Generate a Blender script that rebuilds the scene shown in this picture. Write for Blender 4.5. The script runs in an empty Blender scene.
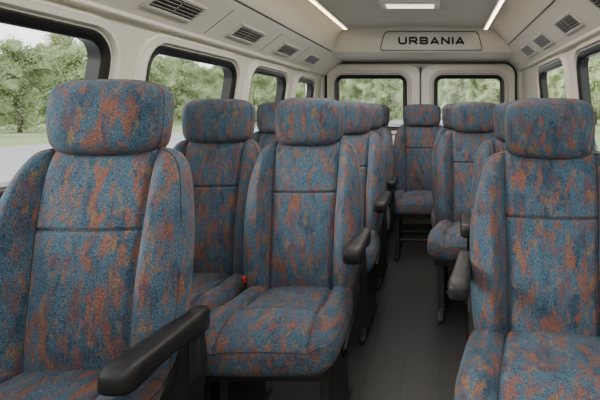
import bpy, bmesh, math, random
from mathutils import Vector, Matrix, Euler, noise
random.seed(7)
scene=bpy.context.scene
col=scene.collection
CH=1.17   # camera height

# ---------------------------------------------------------------- materials
def newmat(name):
    m=bpy.data.materials.new(name); m.use_nodes=True
    nt=m.node_tree; b=nt.nodes['Principled BSDF']; return m,nt,b
def plastic(name,c1,c2,rough=0.5,scale=8,bump=0.0,bscale=300,spec=0.5):
    m,nt,b=newmat(name); N=nt.nodes; L=nt.links
    tc=N.new('ShaderNodeTexCoord'); n=N.new('ShaderNodeTexNoise'); n.inputs['Scale'].default_value=scale; n.inputs['Detail'].default_value=4
    L.new(tc.outputs['Object'],n.inputs['Vector'])
    r=N.new('ShaderNodeValToRGB'); r.color_ramp.elements[0].color=(*c1,1); r.color_ramp.elements[1].color=(*c2,1)
    r.color_ramp.elements[0].position=.3; r.color_ramp.elements[1].position=.7
    L.new(n.outputs['Fac'],r.inputs['Fac']); L.new(r.outputs['Color'],b.inputs['Base Color'])
    b.inputs['Roughness'].default_value=rough
    b.inputs['Specular IOR Level'].default_value=spec
    if bump>0:
        n2=N.new('ShaderNodeTexNoise'); n2.inputs['Scale'].default_value=bscale; L.new(tc.outputs['Object'],n2.inputs['Vector'])
        bp=N.new('ShaderNodeBump'); bp.inputs['Strength'].default_value=bump; bp.inputs['Distance'].default_value=.002
        L.new(n2.outputs['Fac'],bp.inputs['Height']); L.new(bp.outputs['Normal'],b.inputs['Normal'])
    return m
def mat_fabric():
    m,nt,b=newmat('seat_fabric'); N=nt.nodes; L=nt.links
    tc=N.new('ShaderNodeTexCoord'); oi=N.new('ShaderNodeObjectInfo')
    mul=N.new('ShaderNodeVectorMath'); mul.operation='SCALE'; mul.inputs[0].default_value=(7.3,3.1,11.7); L.new(oi.outputs['Random'],mul.inputs['Scale'])
    add=N.new('ShaderNodeVectorMath'); L.new(tc.outputs['Object'],add.inputs[0]); L.new(mul.outputs[0],add.inputs[1])
    def noisev(scale,vec,detail=2,rough=.5,dist=0,rot=.18):
        mp=N.new('ShaderNodeMapping'); mp.inputs['Scale'].default_value=vec; mp.inputs['Rotation'].default_value=(0,rot,0); L.new(add.outputs[0],mp.inputs['Vector'])
        n=N.new('ShaderNodeTexNoise'); n.inputs['Scale'].default_value=scale; n.inputs['Detail'].default_value=detail; n.inputs['Roughness'].default_value=rough
        n.inputs['Distortion'].default_value=dist
        L.new(mp.outputs[0],n.inputs['Vector']); return n.outputs['Fac']
    def ramp(f,p0,p1,t0=0,t1=1):
        r=N.new('ShaderNodeMapRange'); r.inputs['From Min'].default_value=p0; r.inputs['From Max'].default_value=p1
        r.inputs['To Min'].default_value=t0; r.inputs['To Max'].default_value=t1; L.new(f,r.inputs['Value']); return r.outputs[0]
    def mix(f,a,c):
        x=N.new('ShaderNodeMix'); x.data_type='RGBA'; L.new(f,x.inputs['Factor'])
        for i,v in ((6,a),(7,c)):
            if isinstance(v,tuple): x.inputs[i].default_value=(*v,1)
            else: L.new(v,x.inputs[i])
        return x.outputs[2]
    sp=ramp(noisev(440,(1,1,1),1,.6),.35,.65)
    sp2=ramp(noisev(350,(1,1,1),2,.6),.36,.64)
    base=mix(sp,(.014,.031,.054),(.072,.130,.184))
    og=mix(sp2,(.090,.031,.019),(.26,.102,.053))
    mu=mix(sp2,(.08,.052,.024),(.25,.165,.078))
    pu=mix(sp2,(.046,.024,.034),(.14,.072,.075))
    f1=ramp(noisev(42,(1,1,.34),4,.62,.35,.28),.505,.625,0,.85)
    f2=ramp(noisev(32,(1,1,.42),3,.6,.2,.35),.52,.66,0,.75)
    f3=ramp(noisev(20,(1.2,1,.5),3,.6,.4),.48,.66,0,.8)
    f4=ramp(noisev(46,(1,1,.42),3,.6,.3,.4),.56,.67,0,.65)
    dk=mix(sp,(.008,.016,.033),(.037,.063,.100))
    c=mix(f3,base,dk)
    c=mix(f2,c,pu)
    c=mix(f4,c,mu)
    mm=N.new('ShaderNodeMath'); mm.operation='MULTIPLY'; L.new(f1,mm.inputs[0])
    L.new(ramp(sp,0,1,.7,1),mm.inputs[1])
    c=mix(mm.outputs[0],c,og)
    L.new(c,b.inputs['Base Color'])
    b.inputs['Roughness'].default_value=.9; b.inputs['Specular IOR Level'].default_value=.15
    b.inputs['Sheen Weight'].default_value=.04
    bp=N.new('ShaderNodeBump'); bp.inputs['Strength'].default_value=.6; bp.inputs['Distance'].default_value=.002
    L.new(noisev(440,(1,1,1),1),bp.inputs['Height']); L.new(bp.outputs[0],b.inputs['Normal'])
    return m
def mat_emit(name,c,s):
    m,nt,b=newmat(name); b.inputs['Base Color'].default_value=(*c,1); b.inputs['Emission Color'].default_value=(*c,1); b.inputs['Emission Strength'].default_value=s; return m
def mat_glass():
    m=bpy.data.materials.new('window_glass'); m.use_nodes=True; nt=m.node_tree; N=nt.nodes; L=nt.links
    N.remove(N['Principled BSDF']); out=N['Material Output']
    t=N.new('ShaderNodeBsdfTransparent'); t.inputs[0].default_value=(.93,.96,.94,1)
    g=N.new('ShaderNodeBsdfGlossy'); g.inputs['Roughness'].default_value=.05
    x=N.new('ShaderNodeMixShader'); x.inputs[0].default_value=.04; L.new(t.outputs[0],x.inputs[1]); L.new(g.outputs[0],x.inputs[2]); L.new(x.outputs[0],out.inputs['Surface'])
    return m
FAB=mat_fabric()
PIPE=plastic('seam_piping',(.006,.009,.015),(.014,.02,.03),.8,40)
BLK=plastic('black_plastic',(.008,.008,.009),(.013,.013,.014),.48,20,.25,500,.25)
MET=plastic('dark_metal',(.010,.010,.011),(.018,.018,.019),.45,12)
RUB=plastic('black_rubber',(.006,.006,.007),(.010,.010,.011),.35,15)
LIN=plastic('beige_lining',(.62,.59,.53),(.67,.64,.575),.5,3,.1,200)
CEI=plastic('ceiling_lining',(.62,.59,.525),(.66,.63,.565),.75,3,.25,350)
TRM=plastic('beige_trim',(.69,.66,.60),(.74,.71,.645),.32,4)
GRY=plastic('grey_panel',(.55,.53,.48),(.59,.57,.52),.5,4)
VNT=plastic('vent_plastic',(.028,.027,.025),(.04,.038,.036),.5,10)
LET=plastic('lettering_black',(.008,.008,.008),(.012,.012,.012),.4,10)
RED=plastic('red_button',(.5,.03,.015),(.6,.04,.02),.4,10)
LED=mat_emit('led_diffuser',(1,.76,.47),10)
LMP=mat_emit('lamp_diffuser',(1,.88,.70),2.6)
GLS=mat_glass()
BRK=plastic('tree_bark',(.12,.10,.08),(.2,.17,.13),.9,6)
def floor_mat():
    m,nt,b=newmat('vinyl_floor'); N=nt.nodes; L=nt.links
    tc=N.new('ShaderNodeTexCoord')
    n=N.new('ShaderNodeTexNoise'); n.inputs['Scale'].default_value=30; n.inputs['Detail'].default_value=5; L.new(tc.outputs['Object'],n.inputs['Vector'])
    r=N.new('ShaderNodeValToRGB'); r.color_ramp.elements[0].color=(.027,.027,.0275,1); r.color_ramp.elements[1].color=(.041,.041,.0415,1)
    L.new(n.outputs['Fac'],r.inputs[0])
    w=N.new('ShaderNodeTexWave'); w.inputs['Scale'].default_value=1.9; w.bands_direction='X'; L.new(tc.outputs['Object'],w.inputs['Vector'])
    mr=N.new('ShaderNodeMapRange'); mr.inputs['From Min'].default_value=0; mr.inputs['From Max'].default_value=.012; mr.inputs['To Min'].default_value=.65; L.new(w.outputs['Fac'],mr.inputs[0])
    x=N.new('ShaderNodeMix'); x.data_type='RGBA'; x.blend_type='MULTIPLY'; x.inputs[0].default_value=1; L.new(r.outputs[0],x.inputs[6]); L.new(mr.outputs[0],x.inputs[7])
    L.new(x.outputs[2],b.inputs['Base Color']); b.inputs['Roughness'].default_value=.33
    return m
FLR=floor_mat()
def leaf_mat():
    m,nt,b=newmat('foliage'); N=nt.nodes; L=nt.links
    tc=N.new('ShaderNodeTexCoord'); n=N.new('ShaderNodeTexNoise'); n.inputs['Scale'].default_value=1.1; n.inputs['Detail'].default_value=5; n.inputs['Roughness'].default_value=.6
    L.new(tc.outputs['Object'],n.inputs['Vector'])
    r=N.new('ShaderNodeValToRGB'); r.color_ramp.elements[0].position=.32; r.color_ramp.elements[1].position=.70
    r.color_ramp.elements[0].color=(.19,.235,.12,1); r.color_ramp.elements[1].color=(.34,.395,.225,1)
    L.new(n.outputs['Fac'],r.inputs[0]); L.new(r.outputs[0],b.inputs['Base Color']); b.inputs['Roughness'].default_value=1
    b.inputs['Specular IOR Level'].default_value=.05
    return m
LEAF=leaf_mat()
GRASS=plastic('grass',(.17,.22,.095),(.23,.28,.135),.95,.8)
ROAD=plastic('asphalt',(.24,.24,.25),(.28,.28,.285),.9,.5)

# ---------------------------------------------------------------- helpers
def link(o): col.objects.link(o); return o
def obj(name,me,mat=None,parent=None,loc=None,rot=None,label=None,cat=None,kind=None,group=None):
    o=bpy.data.objects.new(name,me)
    if mat is not None and me is not None and len(me.materials)==0: me.materials.append(mat)
    link(o)
    if parent: o.parent=parent
    if loc is not None: o.location=loc
    if rot is not None: o.rotation_euler=rot
    if label: o['label']=label
    if cat: o['category']=cat
    if kind: o['kind']=kind
    if group: o['group']=group
    return o
def finish(bm,name,mats,smooth=True,angle=None):
    bmesh.ops.recalc_face_normals(bm,faces=bm.faces)
    me=bpy.data.meshes.new(name); bm.to_mesh(me); bm.free()
    for m in (mats if isinstance(mats,(list,tuple)) else [mats]): me.materials.append(m)
    if smooth:
        me.polygons.foreach_set('use_smooth',[True]*len(me.polygons))
        if angle: me.set_sharp_from_angle(angle=math.radians(angle))
    me.update(); return me
def extrude_poly(pts,axis,a,b,bevel=0,mi=0,bm=None):
    own=bm is None
    if own: bm=bmesh.new()
    def P(p,t): return (t,p[0],p[1]) if axis=='X' else ((p[0],t,p[1]) if axis=='Y' else (p[0],p[1],t))
    v0=[bm.verts.new(P(p,a)) for p in pts]; v1=[bm.verts.new(P(p,b)) for p in pts]
    fs=[bm.faces.new(v0),bm.faces.new(v1[::-1])]
    n=len(pts)
    for i in range(n): fs.append(bm.faces.new((v0[i],v0[(i+1)%n],v1[(i+1)%n],v1[i])))
    for f in fs: f.material_index=mi
    if bevel>0:
        es=list({e for f in fs for e in f.edges})
        bmesh.ops.bevel(bm,geom=es,offset=bevel,segments=3,affect='EDGES',profile=.5)
    return bm
def addpoly(bm,pts,axis,a,b,bevel=0,mi=0):
    b2=bmesh.new(); extrude_poly(pts,axis,a,b,bevel,mi,b2)
    me=bpy.data.meshes.new('t'); b2.to_mesh(me); b2.free(); bm.from_mesh(me); bpy.data.meshes.remove(me)
def boxbm(bm,x0,x1,y0,y1,z0,z1,bevel=0,mi=0):
    addpoly(bm,[(y0,z0),(y1,z0),(y1,z1),(y0,z1)],'X',x0,x1,bevel,mi)
def tube(bm,pts,r,closed=False,seg=6):
    n=len(pts); rings=[]
    for i,p in enumerate(pts):
        p=Vector(p); a=Vector(pts[(i-1)%n] if (closed or i>0) else pts[i]); c=Vector(pts[(i+1)%n] if (closed or i<n-1) else pts[i])
        t=(c-a).normalized(); up=Vector((0,1,0)) if abs(t.y)<.9 else Vector((1,0,0))
        s=t.cross(up).normalized(); q=s.cross(t)
        rings.append([bm.verts.new(p+s*r*math.cos(k*2*math.pi/seg)+q*r*math.sin(k*2*math.pi/seg)) for k in range(seg)])
    m=n if closed else n-1
    for i in range(m):
        A=rings[i];B=rings[(i+1)%n]
        for k in range(seg): bm.faces.new((A[k],A[(k+1)%seg],B[(k+1)%seg],B[k]))
    if not closed:
        bm.faces.new(rings[0][::-1]); bm.faces.new(rings[-1])
def loft(bm,secs,seg=36,n=3.4):
    rings=[]
    for (cx,cy,cz,rx,rz) in secs:
        R=[]
        for k in range(seg):
            t=2*math.pi*k/seg; c,s=math.cos(t),math.sin(t)
            R.append(bm.verts.new((cx+rx*math.copysign(abs(c)**(2/n),c),cy,cz+rz*math.copysign(abs(s)**(2/n),s))))
        rings.append(R)
    for i in range(len(rings)-1):
        A=rings[i];B=rings[i+1]
        for k in range(seg): bm.faces.new((A[k],A[(k+1)%seg],B[(k+1)%seg],B[k]))
    bm.faces.new(rings[0][::-1]); bm.faces.new(rings[-1])

# ---------------------------------------------------------------- pads
class Pad:
    def __init__(s,L,w,tf,tb,n=5,p=4,q=2,extra=None,grooves=(),gdepth=.008,deform=None,gw=.008):
        s.L=L;s.w=w;s.tf=tf;s.tb=tb;s.n=n;s.p=p;s.q=q;s.extra=extra;s.gr=grooves;s.gd=gdepth;s.deform=deform;s.gw=gw
    def pt(s,x,y,front=True):
        r=min(1,(abs(x)**s.n+abs(y)**s.n)**(1/s.n))
        e=(max(0,1-r**s.p))**(1/s.q)
        X=x*s.w(y)/2; Z=(y+1)/2*s.L
        if front:
            D=s.tf*e
            if s.extra: D+=s.extra(x,y)*e
            for g in s.gr: D-=s.gd*math.exp(-(g(x,y)/s.gw)**2)*min(1,e*1.5)
        else: D=-s.tb*e
        v=Vector((X,-D,Z))
        if s.deform: v=s.deform(v,x,y)
        return v
    def mesh(s,name,nu=110,nv=120):
        bm=bmesh.new()
        def mp(t): return .45*t+.55*math.sin(math.pi/2*t)
        gridf=[];gridb=[]
        for j in range(nv+1):
            b=mp(-1+2*j/nv); rf=[];rb=[]
            for i in range(nu+1):
                a=mp(-1+2*i/nu)
                m=max(abs(a),abs(b))
                k=m/((abs(a)**s.n+abs(b)**s.n)**(1/s.n)) if m>1e-6 else 1
                x,y=a*k,b*k
                edge=(i in(0,nu) or j in(0,nv))
                v=bm.verts.new(s.pt(x,y,True)); rf.append(v)
                rb.append(v if edge else bm.verts.new(s.pt(x,y,False)))
            gridf.append(rf);gridb.append(rb)
        for j in range(nv):
            for i in range(nu):
                bm.faces.new((gridf[j][i],gridf[j][i+1],gridf[j+1][i+1],gridf[j+1][i]))
                q=(gridb[j][i],gridb[j+1][i],gridb[j+1][i+1],gridb[j][i+1])
                if len(set(q))==4:
                    try: bm.faces.new(q)
                    except ValueError: pass
        return finish(bm,name,FAB)
    def line(s,pts,lift=.0005):
        out=[]
        for x,y in pts:
            v=s.pt(x,y,True); out.append(Vector((v.x,v.y-lift,v.z)))
        return out
def sm(a,b,x):
    t=max(0,min(1,(x-a)/(b-a))); return t*t*(3-2*t)

# backrest
BL=.645
def bw(y):
    t=(y+1)/2
    return .440+.026*math.sin(math.pi*t)-.036*sm(.55,1,t)
def bxs(y):
    t=(y+1)/2
    return .55+.09*sm(0.45,1,t)-.02*math.sin(math.pi*t)
HS=.33
def b_extra(x,y):
    a=abs(x); s_=bxs(y)
    bol=.046*sm(s_-.02,s_+.20,a)*(1-.45*sm(.5,.95,y))
    cen=.010*(1-min(1,(a/s_))**3)
    lum=.014*math.exp(-((y+.45)/.35)**2)*(1-min(1,a/s_)**2)
    return bol+cen+lum
gV=lambda x,y: (abs(x)-bxs(y))*.21
gH=lambda x,y: ((y-HS-.02*abs(x))*.32)*1.3 if abs(x)<bxs(y) else 1
def bdef(v,x,y):
    t=(y+1)/2
    return Vector((v.x,v.y-.02*math.sin(math.pi*t),v.z))
back=Pad(BL,bw,.045,.05,n=7,p=9,q=2.3,extra=b_extra,grooves=(gV,gH),gdepth=.010,deform=bdef,gw=.0062)
ME_BACK=back.mesh('backrest',160,200)
def pipe_mesh(name,lines,r=.0014):
    bm=bmesh.new()
    for pts,cl in lines: tube(bm,pts,r,cl)
    return finish(bm,name,PIPE)
vs=[i/40 for i in range(41)]
bl=[]
for sgn in(-1,1):
    bl.append((back.line([(sgn*bxs(-.93+1.86*t),-.93+1.86*t) for t in vs]),False))
bl.append((back.line([(-bxs(HS)+2*bxs(HS)*t,HS+.02*abs(-bxs(HS)+2*bxs(HS)*t)) for t in vs]),False))
def selout(pad,r,N=120):
    o=[]
    for k in range(N):
        t=2*math.pi*k/N; c,s_=math.cos(t),math.sin(t); n=pad.n
        o.append((r*math.copysign(abs(c)**(2/n),c),r*math.copysign(abs(s_)**(2/n),s_)))
    return o
bl.append((back.line(selout(back,.982)),True))
ME_BPIPE=pipe_mesh('backrest_piping',bl)

# headrest : tall boxy padded block
HL=.205
def hw(y): return .270+.012*sm(-1,.2,y)
def h_extra(x,y): return .006*math.exp(-((y-.1)/.6)**2)
head=Pad(HL,hw,.070,.06,n=5.4,p=5.5,q=2.1,extra=h_extra,deform=lambda v,x,y: Vector((v.x,v.y+.012*x*x-.004,v.z-.006*x*x*y)))
ME_HEAD=head.mesh('headrest',80,70)
ME_HPIPE=pipe_mesh('headrest_piping',[(head.line(selout(head,.985)),True)],.0010)

# cushion (pad space: z = forward distance, -y = up)
CL=.50
def cw(y): return .432+.03*sm(-1,.5,y)
def cxs(y): return .58+.04*y
def c_extra(x,y):
    a=abs(x); s_=cxs(y)
    return .024*sm(s_-.03,s_+.18,a)*(1-.4*sm(.85,1,a))+.014*(1-min(1,a/s_)**2)+.016*math.exp(-((y-.55)/.3)**2)
CT=.42
gc=lambda x,y:(abs(x)-cxs(y))*.22
gc2=lambda x,y:((y-CT+.12*x*x)*.25) if abs(x)<cxs(y) else 1
def cdef(v,x,y):
    t=(y+1)/2
    drop=.028*max(0,(t-.68)/.32)**2
    return Vector((v.x,v.y+drop,v.z))
cush=Pad(CL,cw,.056,.076,n=7.5,p=7,q=2.5,extra=c_extra,grooves=(gc,gc2),gdepth=.011,deform=cdef,gw=.0065)
ME_CUSH=cush.mesh('seat_cushion',140,140)
cl=[]
for sgn in(-1,1): cl.append((cush.line([(sgn*cxs(-.93+1.88*t),-.93+1.88*t) for t in vs]),False))
cl.append((cush.line([(-.6+1.2*t,CT-.12*(-.6+1.2*t)**2) for t in vs]),False))
cl.append((cush.line(selout(cush,.985)),True))
ME_CPIPE=pipe_mesh('cushion_piping',cl)

# seat base
bm=bmesh.new()
boxbm(bm,-.19,.19,-.38,.06,.325,.368,.008)
ME_BASE=finish(bm,'seat_pan',MET,True,35)
bm=bmesh.new()
addpoly(bm,[(-.30,.335),(-.02,.335),(.03,.028),(.10,.028),(.10,.0),(-.36,.0),(-.36,.028),(-.29,.05)],'X',-.014,.014,.004)
ME_LEG=finish(bm,'leg',MET,True,35)
bm=bmesh.new(); tube(bm,[(-.16,0,0),(.16,0,0)],.014,seg=10)
ME_BAR=finish(bm,'cross_bar',MET,True,35)
bm=bmesh.new()
sh=[(-.26,.335),(.02,.30),(.10,.34),(.135,.46),(.12,.55),(.095,.60),(.065,.615),(.035,.60),(.005,.54),(-.03,.48),(-.10,.44),(-.24,.41),(-.29,.38)]
addpoly(bm,sh,'X',-.011,.011,.006)
ME_SHIELD=finish(bm,'side_shield',BLK,True,35)
# armrest: tapered pad with flat top
bm=bmesh.new()
prof=[(.040,.012,.014,-.002),(.037,.020,.026,-.003),(.026,.026,.034,-.006),(-.02,.028,.034,-.008),(-.08,.028,.029,-.004),(-.16,.029,.025,-.001),(-.24,.032,.026,-.001),(-.30,.035,.029,-.002),(-.336,.035,.030,-.003),(-.356,.032,.027,-.004),(-.368,.026,.020,-.004),(-.374,.015,.011,-.004)]
loft(bm,[(0,y,z,rx,rz) for y,rx,rz,z in prof],n=4.0)
ME_ARM=finish(bm,'armrest',BLK,True)
bm=bmesh.new(); tube(bm,[(-.037,0,0),(.037,0,0)],.019,seg=20)
ME_PIV=finish(bm,'pivot',MET,True,40)
bm=bmesh.new(); addpoly(bm,[(-.02,.01),(.03,.01),(.050,-.16),(-.012,-.16)],'X',-.010,.010,.004)
ME_BRK=finish(bm,'bracket',MET,True,40)
bm=bmesh.new(); tube(bm,[(0,0,0),(0,.012,.16)],.006,seg=10)
ME_POST=finish(bm,'headrest_post',MET)
bm=bmesh.new(); boxbm(bm,-.012,.012,-.014,.014,-.05,.03,.004,0); boxbm(bm,-.009,.009,-.016,.006,.012,.033,.002,1)
ME_BUCK=finish(bm,'buckle',[BLK,RED],True,35)
bm=bmesh.new()
addpoly(bm,[(-.18,0),(.18,0),(.185,.3),(.165,.5),(.13,.54),(-.13,.54),(-.165,.5),(-.185,.3)],'Y',0,.03,.01)
ME_SHELL=finish(bm,'back_shell',BLK,True,35)

REC=math.radians(8.5)
def seat(X,Yh,dz=0,sx=1,arm=0,armz=.705,yaw=0,label='',buckle=0,arm_tilt=0,rec=REC,hs=1.0,armx=.262,armL=1,armW=1,armH=1,cz=0,cs=1):
    e=bpy.data.objects.new('passenger_seat',None); link(e); e.empty_display_size=.2
    e.location=(X,Yh-.105,0); e.rotation_euler=(0,0,yaw)
    e['label']=label; e['category']='seat'; e['group']='upholstered minibus passenger seats'
    e.scale=(sx,1,1)
    z=dz
    b=obj('backrest',ME_BACK,None,e,(0,.02,.405+z),(-rec,0,0))
    obj('piping',ME_BPIPE,None,b)
    obj('back_shell',ME_SHELL,None,e,(0,.062,.44+z),(-rec,0,0))
    h=obj('headrest',ME_HEAD,None,e,(0,.02+math.sin(rec)*.625-.012,.405+z+.611),(-rec*.5,0,0))
    h.scale=(hs,1,1)
    obj('piping',ME_HPIPE,None,h)
    for s_ in(-1,1): obj('headrest_post',ME_POST,None,e,(s_*.06,.02+math.sin(rec)*.58,.405+z+.55),(-rec,0,0))
    c=obj('seat_cushion',ME_CUSH,None,e)
    c.matrix_local=Matrix.Translation((0,.07,.415+z+cz))@Matrix(((1,0,0,0),(0,0,-1,0),(0,-1,0,0),(0,0,0,1)))@Matrix.Rotation(math.radians(3),4,'X')@Matrix.Diagonal((cs,1,1,1))
    obj('piping',ME_CPIPE,None,c)
    obj('seat_pan',ME_BASE,None,e,(0,0,z+cz))
    for s_ in(-1,1): obj('leg',ME_LEG,None,e,(s_*.165,0,0)).scale=(1,1,(.335+z+cz)/.335)
    for y_ in(-.22,0): obj('cross_bar',ME_BAR,None,e,(0,y_,.12))
    if arm:
        obj('side_shield',ME_SHIELD,None,e,(arm*.225,0,z))
        a=obj('armrest',ME_ARM,None,e,(arm*armx,.055,armz),(arm_tilt,0,0)); a.scale=(armW,armL,armH)
        obj('pivot',ME_PIV,None,a,(-arm*.02,.008,0))
        obj('bracket',ME_BRK,None,a,(-arm*.012,.0,0))
    if buckle:
        obj('seat_belt_buckle',ME_BUCK,None,e,(buckle*.200,-.03,.50),(.3,buckle*.25,0))
    return e
T='blue and rust fabric seat '
seat(-.878,1.20,.030,1.04,1,.636,0,T+'beside the first side window',hs=1.03,armx=.243,armL=.80,armW=.98,armH=.98,arm_tilt=-.05,cz=.038)
seat(-.995,2.02,0,.96,0,0,0,T+'beside the second side window',hs=1.15)
seat(-.545,1.88,0,1.0,1,.660,0,T+'with armrest and red belt buckle',buckle=-1,armx=.236,armL=.72)
seat(-1.0,2.82,0,.93,0,0,0,T+'beside the third side window',hs=1.1)
seat(-.550,2.70,0,.98,1,.66,0,T+'with black armrest bordering the aisle',armx=.24,armL=.8)
seat(-.995,3.50,0,.91,0,0,0,T+'beside the small fourth side window')
seat(-.560,3.38,0,.94,1,.66,0,T+'with black armrest bordering the aisle',armx=.24,armL=.7)
seat(.350,1.50,-.012,1.12,-1,.675,math.radians(-7),T+'with short armrest facing the paired seats',armx=.248,armL=.70,armW=.8,armH=.9,cs=1.09,cz=.02,hs=.94)
seat(.405,2.16,-.01,1.12,-1,.66,0,T+'with armrest, behind another single seat',armx=.250,armL=.6,hs=.92)
seat(.220,2.90,0,1.14,0,0,math.radians(-5),T+'without armrest, near the aisle end',hs=.97)
seat(.165,3.46,0,.98,0,0,0,T+'without armrest, just ahead of last row',hs=1.08)
for x,yh,s_,h_ in((-1.025,4.12,.82,1.2),(-.620,4.12,.86,1.32),(-.158,3.96,1.10,1.08),(.310,4.14,.82,1.17),(.683,4.14,.75,1.2)):
    seat(x,yh,0,s_,0,0,0,T+('in the last row, facing the aisle' if s_>.9 else 'in the last row by rear doors'),hs=h_)

# ---------------------------------------------------------------- shell
Y0,Y1=-.9,4.62
LW=[(-1.27,0),(-1.30,.80),(-1.20,1.51)]
RW=[(.86,0),(.90,.80),(.83,1.56)]
def rrect(w,h,r,seg=8):
    o=[]
    for cx,cy,a0 in((w/2-r,h/2-r,0),(-w/2+r,h/2-r,90),(-w/2+r,-h/2+r,180),(w/2-r,-h/2+r,270)):
        for k in range(seg+1):
            a=math.radians(a0+90*k/seg); o.append((cx+r*math.cos(a),cy+r*math.sin(a)))
    return o
def plane_matrix(P,Q,side):
    b=Vector((Q[0]-P[0],0,Q[1]-P[1])).normalized(); a=Vector((0,1,0))
    n=Vector((b.z,0,-b.x))*(1 if side<0 else -1)
    M=Matrix.Identity(4)
    for i in range(3): M[i][0]=a[i];M[i][1]=b[i];M[i][2]=n[i]
    M[0][3]=P[0];M[1][3]=0;M[2][3]=P[1]
    return M
ML=plane_matrix(LW[1],LW[2],-1); MR=plane_matrix(RW[1],RW[2],1)
MB=Matrix(((1,0,0,0),(0,0,-1,Y1),(0,1,0,0),(0,0,0,1)))
def cut(me,cutters):
    o=bpy.data.objects.new('tmp',me); link(o); cs=[]
    for M,ca,cb,w,h,r in cutters:
        bm=bmesh.new(); extrude_poly([(ca+p[0],cb+p[1]) for p in rrect(w,h,r)],'Z',-.3,.3,0,0,bm)
        bmesh.ops.transform(bm,matrix=M,verts=bm.verts); bmesh.ops.recalc_face_normals(bm,faces=bm.faces)
        m2=bpy.data.meshes.new('c'); bm.to_mesh(m2); bm.free(); c=bpy.data.objects.new('cut',m2); link(c); cs.append(c)
        md=o.modifiers.new('b','BOOLEAN'); md.operation='DIFFERENCE'; md.object=c; md.solver='EXACT'
    dg=bpy.context.evaluated_depsgraph_get(); dg.update()
    out=bpy.data.meshes.new_from_object(o.evaluated_get(dg))
    bpy.data.objects.remove(o)
    for c in cs: bpy.data.objects.remove(c)
    return out
def ring(M,ca,cb,w,h,r,prof,mat,name,seg=8):
    bm=bmesh.new(); loops=[]
    for o_,n_ in prof:
        pts=rrect(w+2*o_,h+2*o_,max(.005,r+o_),seg)
        loops.append([bm.verts.new(M@Vector((ca+p[0],cb+p[1],n_))) for p in pts])
    N=len(loops[0]);K=len(loops)
    for k in range(K):
        A=loops[k];B=loops[(k+1)%K]
        for i in range(N): bm.faces.new((A[i],A[(i+1)%N],B[(i+1)%N],B[i]))
    return finish(bm,name,mat,True,40)
def pane(M,ca,cb,w,h,r,n,name='glass_pane'):
    bm=bmesh.new(); bm.faces.new([bm.verts.new(M@Vector((ca+p[0],cb+p[1],n))) for p in rrect(w,h,r)])
    return finish(bm,name,GLS,False)
wn=[0]
def window(M,a0,a1,b0,b1,r=.06,surround=True,lab='side window with black rubber frame'):
    wn[0]+=1
    ca,cb,w,h=(a0+a1)/2,(b0+b1)/2,a1-a0,b1-b0
    fr=ring(M,ca,cb,w,h,r,[(-.022,-.046),(-.022,.002),(-.012,.012),(.010,.016),(.019,.006),(.019,-.005),(-.001,-.046)],RUB,'frame')
    o=obj('window_%d'%wn[0],fr,None,kind='structure',label=lab)
    obj('glass_pane',pane(M,ca,cb,w-.01,h-.01,r,-.035),None,o)
    if surround:
        obj('window_surround',ring(M,ca,cb,w,h,r,[(.018,-.004),(.018,.008),(.024,.010),(.026,.018),(.032,.027),(.044,.028),(.054,.020),(.058,.010),(.070,.006),(.074,-.004)],TRM,'surround'),None,o)
    return (M,ca,cb,w,h,r)
Lw=[window(ML,a0,a1,b0,.64,.09) for a0,a1,b0 in((.35,1.64,.125),(1.87,2.66,.10),(2.88,3.52,.10),(3.78,4.30,.10))]
Rw=[window(MR,a0,a1,.12,.70,.085) for a0,a1 in((.3,1.5),(1.75,2.72),(3.00,3.76))]
def wallmesh(P,side,name):
    t=.044*side
    pts=list(P)+[(P[2][0]+t,P[2][1]),(P[1][0]+t,P[1][1]),(P[0][0]+t,P[0][1])]
    bm=extrude_poly(pts,'Y',Y0,Y1); return finish(bm,name,LIN,False)
me=wallmesh(LW,-1,'wall_left'); me=cut(me,Lw); obj('wall_left',me,None,kind='structure')
me=wallmesh(RW,1,'wall_right'); me=cut(me,Rw); obj('wall_right',me,None,kind='structure')
bm=bmesh.new(); addpoly(bm,[(-1.30,.80),(-1.262,.815),(-1.255,.80),(-1.265,.77),(-1.29,.5),(-1.275,.3),(-1.3,.3)],'Y',Y0,Y1-.01,.003)
obj('trim_1',finish(bm,'trim_1',TRM,True,40),kind='structure')
bm=bmesh.new(); addpoly(bm,[(.90,.80),(.862,.815),(.855,.80),(.865,.77),(.885,.5),(.87,.3),(.9,.3)],'Y',Y0,Y1-.01,.003)
obj('trim_2',finish(bm,'trim_2',TRM,True,40),kind='structure')
bm=bmesh.new(); boxbm(bm,-1.4,1.0,Y0,Y1+.06,-.06,0)
obj('floor',finish(bm,'floor',FLR,False),kind='structure')
CZ=.72
LC=[(-1.20,.34),(-1.165,.352),(-1.15,.372),(-1.0,.49),(-.965,.525),(-.945,.565),(-.92,.615),(-.89,.665),(-.86,.70),(-.83,.717),(-.78,.722)]
RC=[(.83,.39),(.80,.40),(.785,.418),(.63,.55),(.60,.58),(.57,.615),(.535,.65),(.49,.688),(.455,.708),(.42,.718),(.36,.722)]
inner=[(x,z+CH) for x,z in LC]+[(-.2,.735+CH)]+[(x,z+CH) for x,z in RC[::-1]]
outer=[(-1.25,.34+CH),(-1.27,.9+CH),(.90,.9+CH),(.88,.39+CH)]
bm=extrude_poly(inner+outer[::-1],'Y',Y0,Y1)
obj('ceiling',finish(bm,'ceiling',CEI,True,30),kind='structure')
def long_trim(name,x,z,w,h,mat,y0=Y0,y1=4.0):
    bm=bmesh.new(); boxbm(bm,x-w/2,x+w/2,y0,y1,z+CH-h/2,z+CH+h/2,min(w,h)*.3); obj(name,finish(bm,name,mat,True,40),kind='structure')
long_trim('trim_3',-1.17,.352,.03,.02,TRM); long_trim('trim_4',.80,.402,.03,.02,TRM)
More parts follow.
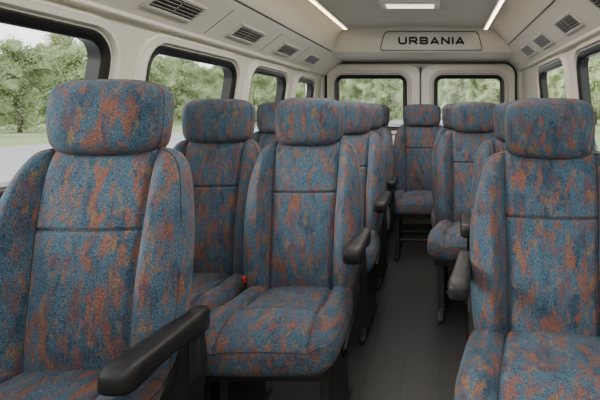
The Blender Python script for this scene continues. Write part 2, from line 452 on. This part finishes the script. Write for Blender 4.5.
long_trim('trim_5',-.968,.522,.010,.008,VNT); long_trim('trim_6',.603,.577,.010,.008,VNT)
bm=bmesh.new(); boxbm(bm,-1.38,.98,Y1,Y1+.05,0,CH+.9)
rw=[(MB,-.705,CH+.075,.70,.53,.07),(MB,.295,CH+.075,.68,.53,.07)]
me=finish(bm,'wall_rear',LIN,False); obj('wall_rear',cut(me,rw),None,kind='structure')
for k,(x0,x1,wd) in enumerate(((-1.15,-.209,rw[0]),(-.189,.76,rw[1]))):
    bm=bmesh.new()
    pts=rrect(x1-x0,1.50,.10); pts=[((x0+x1)/2+p[0],CH-.29+p[1]) for p in pts]
    extrude_poly(pts,'Y',Y1-.035,Y1-.001,0,0,bm)
    fr=[e for e in bm.edges if all(v.co.y<Y1-.03 for v in e.verts)]
    bmesh.ops.bevel(bm,geom=fr,offset=.010,segments=3,affect='EDGES')
    me=finish(bm,'door',TRM,True,40)
    d=obj('door_%d'%(k+1),cut(me,[wd]),None,kind='structure',label='beige rear door panel with a black framed window')
    d.data.polygons.foreach_set('use_smooth',[False]*len(d.data.polygons))
    M2=MB.copy(); M2[1][3]=Y1-.035
    window(M2,wd[1]-wd[3]/2,wd[1]+wd[3]/2,wd[2]-wd[4]/2,wd[2]+wd[4]/2,.07,False,'rear door window with black rubber frame')
    obj('door_moulding',ring(M2,wd[1],wd[2],wd[3],wd[4],.07,[(.028,-.002),(.028,.008),(.036,.022),(.052,.022),(.062,.008),(.064,-.002)],LIN,'moulding'),None,d)
M3=MB.copy(); M3[1][3]=Y1
obj('trim_7',ring(M3,-.195,CH-.29,1.93,1.53,.12,[(0,-.002),(0,.02),(.004,.026),(.014,.026),(.018,.02),(.018,-.002)],RUB,'seal'),kind='structure')
obj('trim_8',ring(M3,-.195,CH-.28,1.99,1.58,.14,[(0,-.002),(0,.02),(.01,.035),(.03,.035),(.05,.02),(.05,-.002)],TRM,'arch'),kind='structure')
bm=bmesh.new(); boxbm(bm,-.2085,-.1895,Y1-.03,Y1-.001,.1,CH+.44,.003)
obj('trim_10',finish(bm,'trim_10',RUB,True,40),kind='structure')
hp=[(3.96,.74),(3.985,.715),(4.0,.69),(4.055,.55),(4.075,.525),(4.11,.515),(4.62,.50),(4.62,.80),(3.96,.80)]
bm=extrude_poly([(y,z+CH) for y,z in hp],'X',-1.20,.85)
obj('trim_9',finish(bm,'trim_9',LIN,True,30),kind='structure')
bm=bmesh.new(); boxbm(bm,-1.38,.98,Y0-.08,Y0,0,CH+.9)
MF=Matrix(((1,0,0,0),(0,0,1,Y0),(0,1,0,0),(0,0,0,1)))
me=finish(bm,'wall_front',LIN,False); fc=(MF,-.2,1.28,1.9,.95,.1); obj('wall_front',cut(me,[fc]),None,kind='structure')
window(MF,-1.15,.75,.805,1.755,.1,False,'windscreen with black rubber frame')

# header panel with lettering
d=Vector((0,.055,-.14)).normalized()
up=-d; nrm=Vector((0,-.14,-.055)).normalized()
MH=Matrix.Identity(4)
cx=-.078
org=Vector((cx,4.027,.62+CH))
for i in range(3): MH[i][0]=(1,0,0)[i]; MH[i][1]=up[i]; MH[i][2]=nrm[i]; MH[i][3]=org[i]
def rtrap(wt,wb,h,r=.035,seg=6):
    cs=[(wt/2,h/2),(-wt/2,h/2),(-wb/2,-h/2),(wb/2,-h/2)]; o=[]
    for i in range(4):
        p=Vector(cs[i]);a=(Vector(cs[i-1])-p).normalized();b=(Vector(cs[(i+1)%4])-p).normalized()
        A=p+a*r;B=p+b*r
        for k in range(seg+1):
            t=k/seg; o.append(tuple((1-t)**2*A+2*t*(1-t)*p+t*t*B))
    return o
bm=bmesh.new(); extrude_poly(rtrap(.81,.92,.16),'Z',-.03,.012,.004,0,bm)
bmesh.ops.transform(bm,matrix=MH,verts=bm.verts)
hpn=obj('header_panel',finish(bm,'header_panel',GRY,True,40),label='beige overhead header panel with black lettering above rear doors',cat='sign panel')
bm=bmesh.new(); q=rtrap(.82,.93,.17); q=[MH@Vector((p[0],p[1],.006)) for p in q]; tube(bm,q,.0028,True,8)
obj('panel_seal',finish(bm,'panel_seal',VNT),None,hpn)
def arc(cx_,cy_,rx,ry,a0,a1,n=8): return [(cx_+rx*math.cos(math.radians(a0+(a1-a0)*k/n)),cy_+ry*math.sin(math.radians(a0+(a1-a0)*k/n))) for k in range(n+1)]
LW_,LH_=.082,.070; S=.0175; h0=S/2
W=LW_;H=LH_
def G(ch):
    l,r,b,t=h0,W-h0,h0,H-h0; m=H*.5
    if ch=='U': return [[(l,t),(l,b+.02)]+arc(l+.020,b+.020,.020,.020,180,270)+arc(r-.020,b+.020,.020,.020,270,360)+[(r,t)]]
    if ch=='R': return [[(l,b),(l,t),(r-.016,t)]+arc(r-.015,(t+m)/2-.002,.015,(t-m)/2+.002,90,-90)+[(l,m-.004)],[(W*.5,m-.004),(r,b)]]
    if ch=='B': return [[(l,b),(l,t),(r-.018,t)]+arc(r-.017,(t+m)/2,.014,(t-m)/2,90,-90)+[(l,m)],[(r-.018,m)]+arc(r-.015,(b+m)/2,.015,(m-b)/2,90,-90)+[(l,b)]]
    if ch=='A': return [[(l,b),(W*.5,t),(r,b)],[(W*.24,H*.28),(W*.76,H*.28)]]
    if ch=='N': return [[(l,b),(l,t),(r,b),(r,t)]]
    if ch=='I': return [[(h0,b),(h0,t)]]
bm=bmesh.new(); xcur=0; gap=.018
lets=[]
for ch in 'URBANIA':
    wch=S if ch=='I' else W
    lets.append((ch,xcur)); xcur+=wch+gap
tw=xcur-gap
for ch,x0 in lets:
    for pl in G(ch):
        pl=[(x0+p[0]-tw/2,p[1]-H/2+.004) for p in pl]
        for (ax,ay),(bx_,by_) in zip(pl[:-1],pl[1:]):
            dx,dy=bx_-ax,by_-ay; ln=math.hypot(dx,dy)
            if ln<1e-5: continue
            nx,ny=-dy/ln*S/2,dx/ln*S/2
            addpoly(bm,[(ax+nx,ay+ny),(bx_+nx,by_+ny),(bx_-nx,by_-ny),(ax-nx,ay-ny)],'Z',.010,.016)
        for (ax,ay) in pl:
            sq=S/2
            addpoly(bm,[(ax+sq*math.cos(k*math.pi/6+math.pi/12),ay+sq*math.sin(k*math.pi/6+math.pi/12)) for k in range(12)],'Z',.010,.0158)
bmesh.ops.transform(bm,matrix=MH@Matrix.Diagonal((.59/tw,1,1,1)),verts=bm.verts)
obj('lettering',finish(bm,'lettering',LET,False),None,hpn,label='black wide capital lettering reading URBANIA')

# vents
def vent(M,ca,cb,w,h,lab):
    bm=bmesh.new()
    def bx(a0,a1,b0,b1,n0,n1,mi,bev=.002): boxbm(bm,a0,a1,b0,b1,n0,n1,bev,mi)
    bx(-w/2,w/2,-h/2,h/2,-.01,.003,1)
    t=.007
    bx(-w/2-.008,w/2+.008,h/2-t,h/2+.006,-.004,.010,0); bx(-w/2-.008,w/2+.008,-h/2-.006,-h/2+t,-.004,.010,0)
    bx(-w/2-.008,-w/2+t,-h/2,h/2,-.004,.010,0); bx(w/2-t,w/2+.008,-h/2,h/2,-.004,.010,0)
    bx(-.004,.004,-h/2,h/2,0,.008,2)
    for k in range(1,5):
        b=-h/2+h*k/5; bx(-w/2,w/2,b-.0035,b+.0035,0,.008,2,.001)
    bmesh.ops.transform(bm,matrix=M@Matrix.Translation((ca,cb,0)),verts=bm.verts)
    obj('air_vent',finish(bm,'air_vent',[GRY,RUB,VNT],False),label=lab,cat='air vent',group='louvred overhead air vents')
MCL=plane_matrix((-1.15,.372+CH),(-1.0,.49+CH),-1)
for y in(1.16,1.85,2.53,3.18,3.78): vent(MCL,y,.088,.31,.090,'dark louvred rectangular air vent in the overhead cove')
MCR=plane_matrix((.785,.418+CH),(.63,.55+CH),1)
for y in(1.9,2.50,3.12,3.62): vent(MCR,y,.098,.31,.095,'dark louvred rectangular air vent in the overhead cove')
for k,y in enumerate((1.50,2.19,2.86,3.48)):
    bm=bmesh.new(); boxbm(bm,y-.002,y+.002,.002,.188,-.004,.0012,.0005)
    bmesh.ops.transform(bm,matrix=MCL,verts=bm.verts); obj('trim_%d'%(11+k),finish(bm,'crease',VNT,False),kind='structure')

for x in(-.825,.40):
    bm=bmesh.new(); boxbm(bm,x-.014,x+.014,.2,3.93,CH+.702,CH+.711,.003,1); boxbm(bm,x-.026,x+.026,.18,3.95,CH+.707,CH+.75,.003,0)
    obj('light_strip',finish(bm,'light_strip',[TRM,LED],False),label='long warm white linear ceiling light strip',cat='ceiling light',group='ceiling light strips')
bm=bmesh.new(); boxbm(bm,-.41,.0,2.99,3.19,CH+.714,CH+.745,.008,0); boxbm(bm,-.37,-.04,3.04,3.14,CH+.708,CH+.718,.003,1)
obj('ceiling_lamp',finish(bm,'ceiling_lamp',[TRM,LMP],True,35),label='rectangular flush ceiling lamp with warm diffuser',cat='ceiling light')

# ---------------------------------------------------------------- outside
GZ=-.65
bm=bmesh.new(); bm.faces.new([bm.verts.new(p) for p in((-200,-120,GZ),(200,-120,GZ),(200,220,GZ),(-200,220,GZ))])
obj('ground',finish(bm,'ground',GRASS,False),kind='structure')
bm=bmesh.new(); bm.faces.new([bm.verts.new(p) for p in((-21,-120,GZ+.02),(7,-120,GZ+.02),(7,160,GZ+.02),(-21,160,GZ+.02))])
obj('road',finish(bm,'road',ROAD,False),kind='structure')
def crown(seed):
    random.seed(seed); bm=bmesh.new(); lumps=[]
    for k in range(30):
        a=random.uniform(0,6.28); z=random.uniform(.7,5.6); rr=random.uniform(.1,1.55)*math.sqrt(max(.1,1-((z-2.6)/3.2)**2)); R=random.uniform(.4,.8)
        c=Vector((rr*math.cos(a),rr*math.sin(a),z)); lumps.append((c,R))
        bmesh.ops.create_icosphere(bm,subdivisions=2,radius=R*.6,matrix=Matrix.Translation(c))
    for v in bm.verts: v.co+=noise.noise_vector(v.co*2.6)*.3
    for c,R in lumps:
        for j in range(340):
            dirv=Vector((random.gauss(0,1),random.gauss(0,1),random.gauss(0,1))).normalized()
            p=c+dirv*R*random.uniform(.6,1.5); s=random.uniform(.035,.075)
            u=Vector((random.gauss(0,1),random.gauss(0,1),random.gauss(0,1))).normalized(); w_=u.cross(dirv)
            if w_.length<.1: continue
            w_.normalize()
            bm.faces.new([bm.verts.new(p+u*s),bm.verts.new(p+w_*s*.7),bm.verts.new(p-u*s),bm.verts.new(p-w_*s*.7)])
    me=bpy.data.meshes.new('crown'); bm.to_mesh(me); bm.free(); me.materials.append(LEAF); return me
def trunk():
    bm=bmesh.new(); tube(bm,[(0,0,0),(.05,0,1),(0,.05,2.4)],.12,seg=10); tube(bm,[(0,0,1.4),(.6,.1,2.6)],.06,seg=8); tube(bm,[(0,0,1.6),(-.5,.2,2.8)],.05,seg=8)
    return finish(bm,'trunk',BRK)
crs=[crown(s) for s in(1,2,3,4)]; trk=trunk()
random.seed(11)
def tree(x,y,s):
    e=bpy.data.objects.new('tree',None); link(e); e.location=(x,y,GZ); e.scale=(s*1.1,s*1.1,s*random.uniform(.95,1.3)); e.rotation_euler=(0,0,random.uniform(0,6.28))
    e['label']='leafy green roadside tree'; e['category']='tree'; e['group']='roadside trees'
    obj('crown',random.choice(crs),None,e); obj('trunk',trk,None,e)
for i in range(16): tree(-34-(i%2)*6,5+i*3.9+random.uniform(-.5,.5),random.uniform(1.1,1.55))
for i in range(12): tree(-20+i*4.4+random.uniform(-.4,.4),50+(i%2)*6,random.uniform(.95,1.35))
for i in range(8): tree(14+(i%2)*5,6+i*5.2+random.uniform(-.5,.5),random.uniform(1.0,1.4))
bm=bmesh.new()
bmesh.ops.create_grid(bm,x_segments=700,y_segments=18,size=1)
for v in bm.verts:
    u=v.co.x; w=v.co.y
    ang=math.radians(-80+ (u+1)/2*160)
    R=84
    h=(w+1)/2*(9.6+2.0*noise.noise(Vector((u*22,0,0)))+1.2*noise.noise(Vector((u*90,3,0)))+.6*noise.noise(Vector((u*260,3,0))))
    v.co=Vector((R*math.sin(ang),R*math.cos(ang)+2.5*noise.noise(Vector((u*80,w*4,5))),GZ+h))
obj('treeline',finish(bm,'treeline',LEAF,True),kind='stuff',label='distant hazy green line of woodland',cat='woodland')

# ---------------------------------------------------------------- world & lights
w=bpy.data.worlds.new('World'); scene.world=w; w.use_nodes=True; nt=w.node_tree; bg=nt.nodes['Background']
tc=nt.nodes.new('ShaderNodeTexCoord'); sep=nt.nodes.new('ShaderNodeSeparateXYZ'); nt.links.new(tc.outputs['Generated'],sep.inputs[0])
r=nt.nodes.new('ShaderNodeValToRGB'); r.color_ramp.elements[0].position=.0; r.color_ramp.elements[0].color=(.93,.94,.89,1); r.color_ramp.elements[1].position=.6; r.color_ramp.elements[1].color=(.92,.94,.96,1)
nt.links.new(sep.outputs['Z'],r.inputs[0]); nt.links.new(r.outputs[0],bg.inputs['Color']); bg.inputs['Strength'].default_value=3.6
def area(name,loc,rot,sx,sy,e,c=(1,.94,.86)):
    l=bpy.data.lights.new(name,'AREA'); l.shape='RECTANGLE'; l.size=sx; l.size_y=sy; l.energy=e; l.color=c
    o=bpy.data.objects.new(name,l); link(o); o.location=loc; o.rotation_euler=rot; return o
area('cabin_fill',(-.2,.1,CH+.66),(math.radians(12),0,0),.7,.25,14)  # added fill light with no fixture, out of view, brightens the seats
area('cabin_fill',(-.2,2.3,CH+.68),(0,0,0),.25,2.6,34)  # added overhead area light backing up the ceiling lamp and strips
sl=bpy.data.lights.new('sun','SUN'); sl.energy=5.5; sl.angle=math.radians(18); sl.color=(1,.96,.88)
so=bpy.data.objects.new('sun',sl); link(so)
so.rotation_euler=Vector((.86,.38,-.33)).to_track_quat('-Z','Y').to_euler()
# ---------------------------------------------------------------- camera
cam=bpy.data.cameras.new('camera'); co=bpy.data.objects.new('camera',cam); link(co)
co.location=(0,0,CH); co.rotation_euler=(math.radians(90),0,0)
cam.sensor_width=36; cam.lens=450/600*36; cam.shift_x=-140/600; cam.shift_y=-90/600; cam.clip_start=.05; cam.clip_end=500
scene.camera=co
